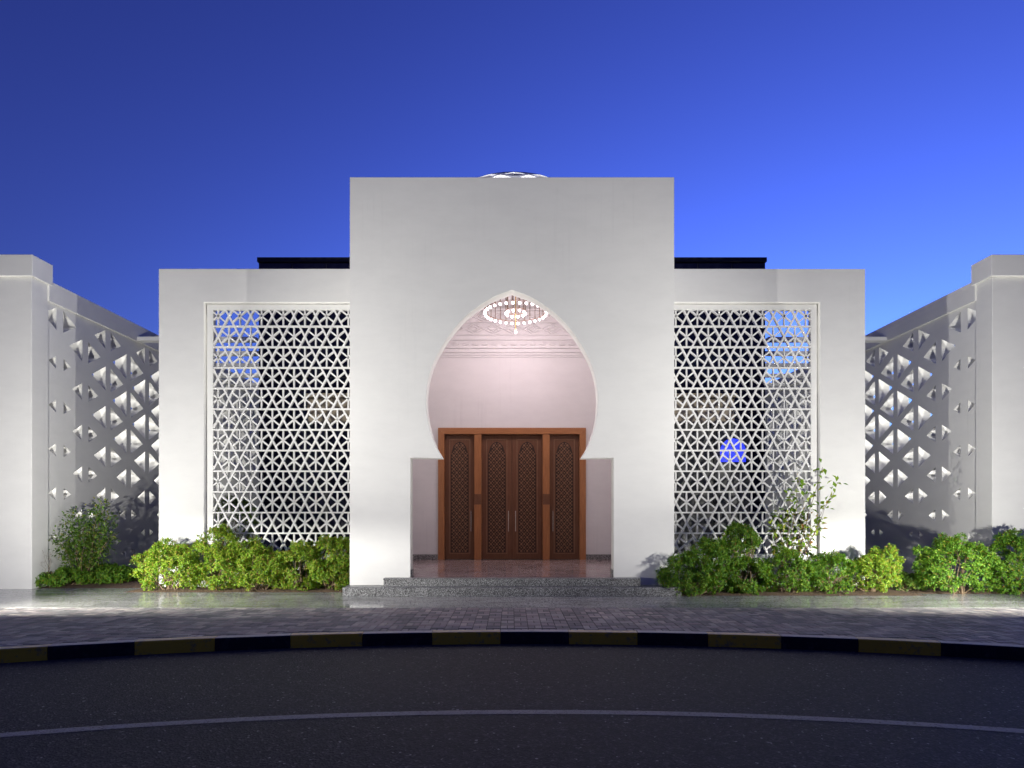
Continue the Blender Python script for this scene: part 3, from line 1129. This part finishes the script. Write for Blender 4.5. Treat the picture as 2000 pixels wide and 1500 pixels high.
def bush(name, label, blobs, mat, seed, dens=1.0, L=.045, base=None, group='shrubs along the facade', clump=.13, cat='shrub', stems=7):
    """blobs: (x, y, z, rx, ry, rz); foliage of clumps of sprigs over the blobs' surfaces"""
    rng = np.random.default_rng(seed)
    bx_, by_ = (blobs[0][0], blobs[0][1]) if base is None else base
    t = thing(name, label, cat, (bx_, by_, 0), group)
    P_all, D_all, N_all = [], [], []
    tips = []
    for (x, y, z, rx, ry, rz) in blobs:
        area = 4 * math.pi * ((rx * ry) ** 1.6 / 3 + (rx * rz) ** 1.6 / 3 + (ry * rz) ** 1.6 / 3) ** (1 / 1.6)
        nc = int(area / (clump * clump) * .62 * dens) + 4
        u = unit(rng.normal(0, 1, (nc, 3)))
        u[:, 2] = np.where(u[:, 2] < -.85, -u[:, 2], u[:, 2])
        rad = rng.uniform(.74, 1.06, (nc, 1))
        rad = np.where(rng.uniform(0, 1, (nc, 1)) < .10, rng.uniform(1.06, 1.20, (nc, 1)), rad)
        c = np.array([[x, y, z]]) + u * rad * np.array([[rx, ry, rz]])
        c[:, 2] = np.maximum(c[:, 2], rng.uniform(.05, .2, nc))
        for i in range(nc):
            tips.append(c[i])
            cr_ = clump * rng.uniform(.55, 1.1)
            ns_ = int(15 * (cr_ / clump) ** 2 + 4)
            sd = unit(rng.normal(0, 1, (ns_, 3)) + u[i] * .55 + np.array([0, 0, .35]))
            sp = c[i] + sd * cr_ * rng.uniform(.5, 1.0, (ns_, 1))
            nl = 10
            P = np.repeat(sp, nl, 0)
            Dd = np.repeat(sd, nl, 0)
            dv = unit(Dd * .55 + rng.normal(0, .6, P.shape) + np.array([0, 0, -.12]))
            P_all.append(P + rng.normal(0, .012, P.shape))
            D_all.append(dv)
            N_all.append(np.repeat(sd, nl, 0) + u[i] * .8)
    P = np.concatenate(P_all)
    Dv = np.concatenate(D_all)
    keep = P[:, 2] > .01
    P, Dv = P[keep], Dv[keep]
    me = leaves_mesh('foliage', P, Dv, L, rng, mat, face=np.concatenate(N_all)[keep])
    fo = link_mesh('foliage', me, t)
    fo['kind'] = 'stuff'
    m = MB()
    pick = rng.choice(len(tips), min(stems * 3, len(tips)), replace=False)
    for q in pick:
        tp = Vector(tips[q])
        b = Vector((bx_ + rng.normal(0, .07), by_ + rng.normal(0, .05), -.02))
        md = b.lerp(tp, .5) + Vector((rng.normal(0, .05), rng.normal(0, .05), .06))
        m.tube([b, md, tp], [.012, .009, .004], 5)
    m.build('stem', 'bark', t)
    return t


def at(px, py, Y):
    return ((px - 1000) * Y / F, Y, EYE + (1000 - py) * Y / F)


def blob(px0, px1, py0, py1, Y, ry):
    x0, _, z1 = at(px0, py0, Y)
    x1, _, z0 = at(px1, py1, Y)
    return ((x0 + x1) / 2, Y, max((z0 + z1) / 2, .05), abs(x1 - x0) / 2 - .02, ry, (z1 - max(z0, 0)) / 2 - .02)


# soil beds
def bed(x0, x1, y0, y1):
    m = MB()
    nxx, nyy = 40, 8
    vs, fs = [], []
    for i in range(nxx + 1):
        for j in range(nyy + 1):
            e = min(i, nxx - i, j * 3, (nyy - j) * 3)
            vs.append((x0 + (x1 - x0) * i / nxx + (rnd.uniform(-.02, .02)), y0 + (y1 - y0) * j / nyy + rnd.uniform(-.015, .015), .004 + (0 if e == 0 else rnd.uniform(.006, .03))))
    for i in range(nxx):
        for j in range(nyy):
            a = i * (nyy + 1) + j
            fs.append((a, a + nyy + 1, a + nyy + 2, a + 1))
    return struct(m.add(vs, fs).build('planting_bed', 'soil', smooth=True))


bed(-7.75, -3.23, 11.70, 12.55)
bed(3.23, 7.9, 11.24, 12.55)
bed(-9.97, -7.60, 12.35, 14.8)
bed(7.95, 10.6, 11.5, 12.2)
bed(7.7, 9.97, 12.25, 14.8)

bush('round_shrub', 'round yellow-green shrub at the left end of the left hedge', [blob(268, 396, 1068, 1155, 12.0, .36), blob(300, 350, 1060, 1100, 12.1, .2)], 'leaf_fresh', 11)
bush('tall_hedge_shrub', 'tallest yellow-green shrub of the left hedge under the lattice', [blob(384, 460, 1036, 1090, 12.2, .22), blob(390, 500, 1075, 1155, 12.05, .34)], 'leaf_fresh', 12)
bush('middle_hedge_shrub', 'lower middle shrub of the left hedge, dipping below its neighbours', [blob(455, 570, 1072, 1156, 12.05, .34), blob(430, 530, 1060, 1110, 12.25, .2)], 'leaf_fresh', 13)
bush('hedge_shrub', 'bright green shrub of the left hedge between its lowest and last shrub', [blob(540, 640, 1065, 1156, 12.05, .34)], 'leaf_fresh', 14)
bush('corner_hedge_shrub', 'green shrub of the left hedge pressed against the entrance block', [blob(606, 684, 1052, 1130, 12.15, .3), blob(610, 688, 1090, 1156, 12.0, .28)], 'leaf_fresh', 15)
bush('dark_shrub', 'dark green shrub in front of the right edge of the entrance block', [blob(1292, 1400, 1082, 1162, 11.36, .30), blob(1335, 1440, 1060, 1160, 11.55, .3)], 'leaf_deep', 21)
bush('reddish_shrub', 'dark shrub with reddish leaves under the ball-shaped shrub', [blob(1405, 1505, 1092, 1162, 11.6, .3)], 'leaf_deep', 22)
bush('ball_shrub', 'ball-shaped shrub standing above the right hedge on a bare stem', [blob(1410, 1476, 1030, 1080, 11.85, .28)], 'leaf_deep', 23, base=at(1447, 1150, 11.85)[:2], clump=.11)
bush('low_hedge_shrub', 'bright low shrub in the middle of the right hedge', [blob(1485, 1590, 1082, 1160, 11.65, .32)], 'leaf_deep', 24)
bush('wide_hedge_shrub', 'green shrub of the right hedge below the right edge of the lattice', [blob(1570, 1665, 1088, 1160, 11.65, .32)], 'leaf_deep', 25)
bush('end_hedge_shrub', 'bright green shrub at the right end of the right hedge', [blob(1650, 1745, 1092, 1158, 11.7, .34), blob(1690, 1755, 1074, 1130, 11.85, .26)], 'leaf_fresh', 26)
bush('small_shrub', 'small dark low shrub between the right hedge and the far right shrubs', [blob(1748, 1800, 1122, 1158, 11.95, .2)], 'leaf_dull', 27, clump=.09)
bush('broad_shrub', 'broad rounded green shrub at the far right before the pier', [blob(1798, 1940, 1056, 1162, 11.55, .45)], 'leaf_deep', 28)
bush('cut_off_shrub', 'dark green shrub cut off by the right edge of the photo', [blob(1930, 2060, 1046, 1162, 11.5, .5)], 'leaf_deep', 29)
bush('ground_cover', 'low green ground cover at the foot of the left pier', [blob(84, 175, 1112, 1150, 12.75, .4), blob(160, 262, 1108, 1142, 13.3, .5), blob(100, 230, 1105, 1135, 13.9, .5)], 'leaf_deep', 31, L=.05, clump=.11)
bush('courtyard_shrub', 'dark shrub growing behind the left lattice near the ground', [blob(415, 500, 975, 1075, 14.2, .5)], 'leaf_dull', 32, dens=.6)
bush('courtyard_shrub', 'dark shrub growing behind the right lattice near the ground', [blob(1510, 1590, 1000, 1075, 14.2, .5)], 'leaf_dull', 33, dens=.5)


def airy(name, label, base, stems, mat, seed, L, per, spread, group='shrubs along the facade', step=.06, r0=.012):
    """open shrub: real bent stems, leaves along their upper two thirds"""
    rng = np.random.default_rng(seed)
    t = thing(name, label, 'shrub', (base[0], base[1], 0), group)
    P, Dv = [], []
    for tip in stems:
        b = Vector((base[0] + rng.normal(0, .02), base[1] + rng.normal(0, .02), -.02))
        tp = Vector(tip)
        pts = []
        for i in range(9):
            u = i / 8
            p = b.lerp(tp, u)
            bend = math.sin(u * math.pi) * .08
            p += Vector((rng.normal(0, .018), rng.normal(0, .018), bend))
            pts.append(p)
        MB().tube(pts, [r0 * (1 - .75 * i / 8) for i in range(9)], 6).build('stem', 'bark', t)
        for i in range(2, 9):
            for q in range(per):
                u = rng.uniform(0, 1)
                p = pts[i].lerp(pts[min(i + 1, 8)], u)
                o_ = rng.normal(0, spread, 3)
                P.append(np.array(p) + o_)
                Dv.append(unit(np.array([o_ + rng.normal(0, spread * .8, 3) + np.array([0, 0, spread * .4])]))[0])
    me = leaves_mesh('foliage', np.array(P), np.array(Dv), L, rng, mat, width=.5)
    link_mesh('foliage', me, t)['kind'] = 'stuff'
    return t


bq = at(163, 1112, 12.9)
tips = [at(x, y, 12.9 + dy) for x, y, dy in ((110, 1050, -.1), (122, 1068, .2), (134, 1016, .0), (150, 1004, .2), (163, 1030, -.2), (176, 1010, .1), (190, 1002, -.1), (203, 986, .1), (212, 1010, .2), (216, 1045, -.1), (205, 1062, .1), (142, 1045, -.2), (185, 1040, .3))]
airy('airy_shrub', 'airy olive-green shrub with bare lower stems against the left pierced wall', (bq[0], bq[1]), tips, 'leaf_dull', 41, .075, 34, .08)
bq = at(1540, 1120, 12.0)
tips = [at(x, y, 12.05 + dy) for x, y, dy in ((1605, 912, .0), (1640, 942, -.1), (1612, 985, .05), (1560, 935, .1), (1575, 965, .0), (1540, 968, .1), (1520, 1000, .05), (1600, 1025, .1), (1505, 1028, -.05))]
airy('sapling', 'tall thin sapling with sparse light green leaves in front of the right lattice', (bq[0], bq[1]), tips, 'leaf_fresh', 42, .13, 5, .05, r0=.011)
bq = at(90, 1125, 12.45)
airy('dry_weed', 'thin dry brown weed beside the foot of the left pier', (bq[0] + .1, bq[1]), [at(84, 1075, 12.45), at(94, 1085, 12.5), at(100, 1078, 12.45), at(78, 1100, 12.4)], 'bark', 43, .02, 4, .02, r0=.004)
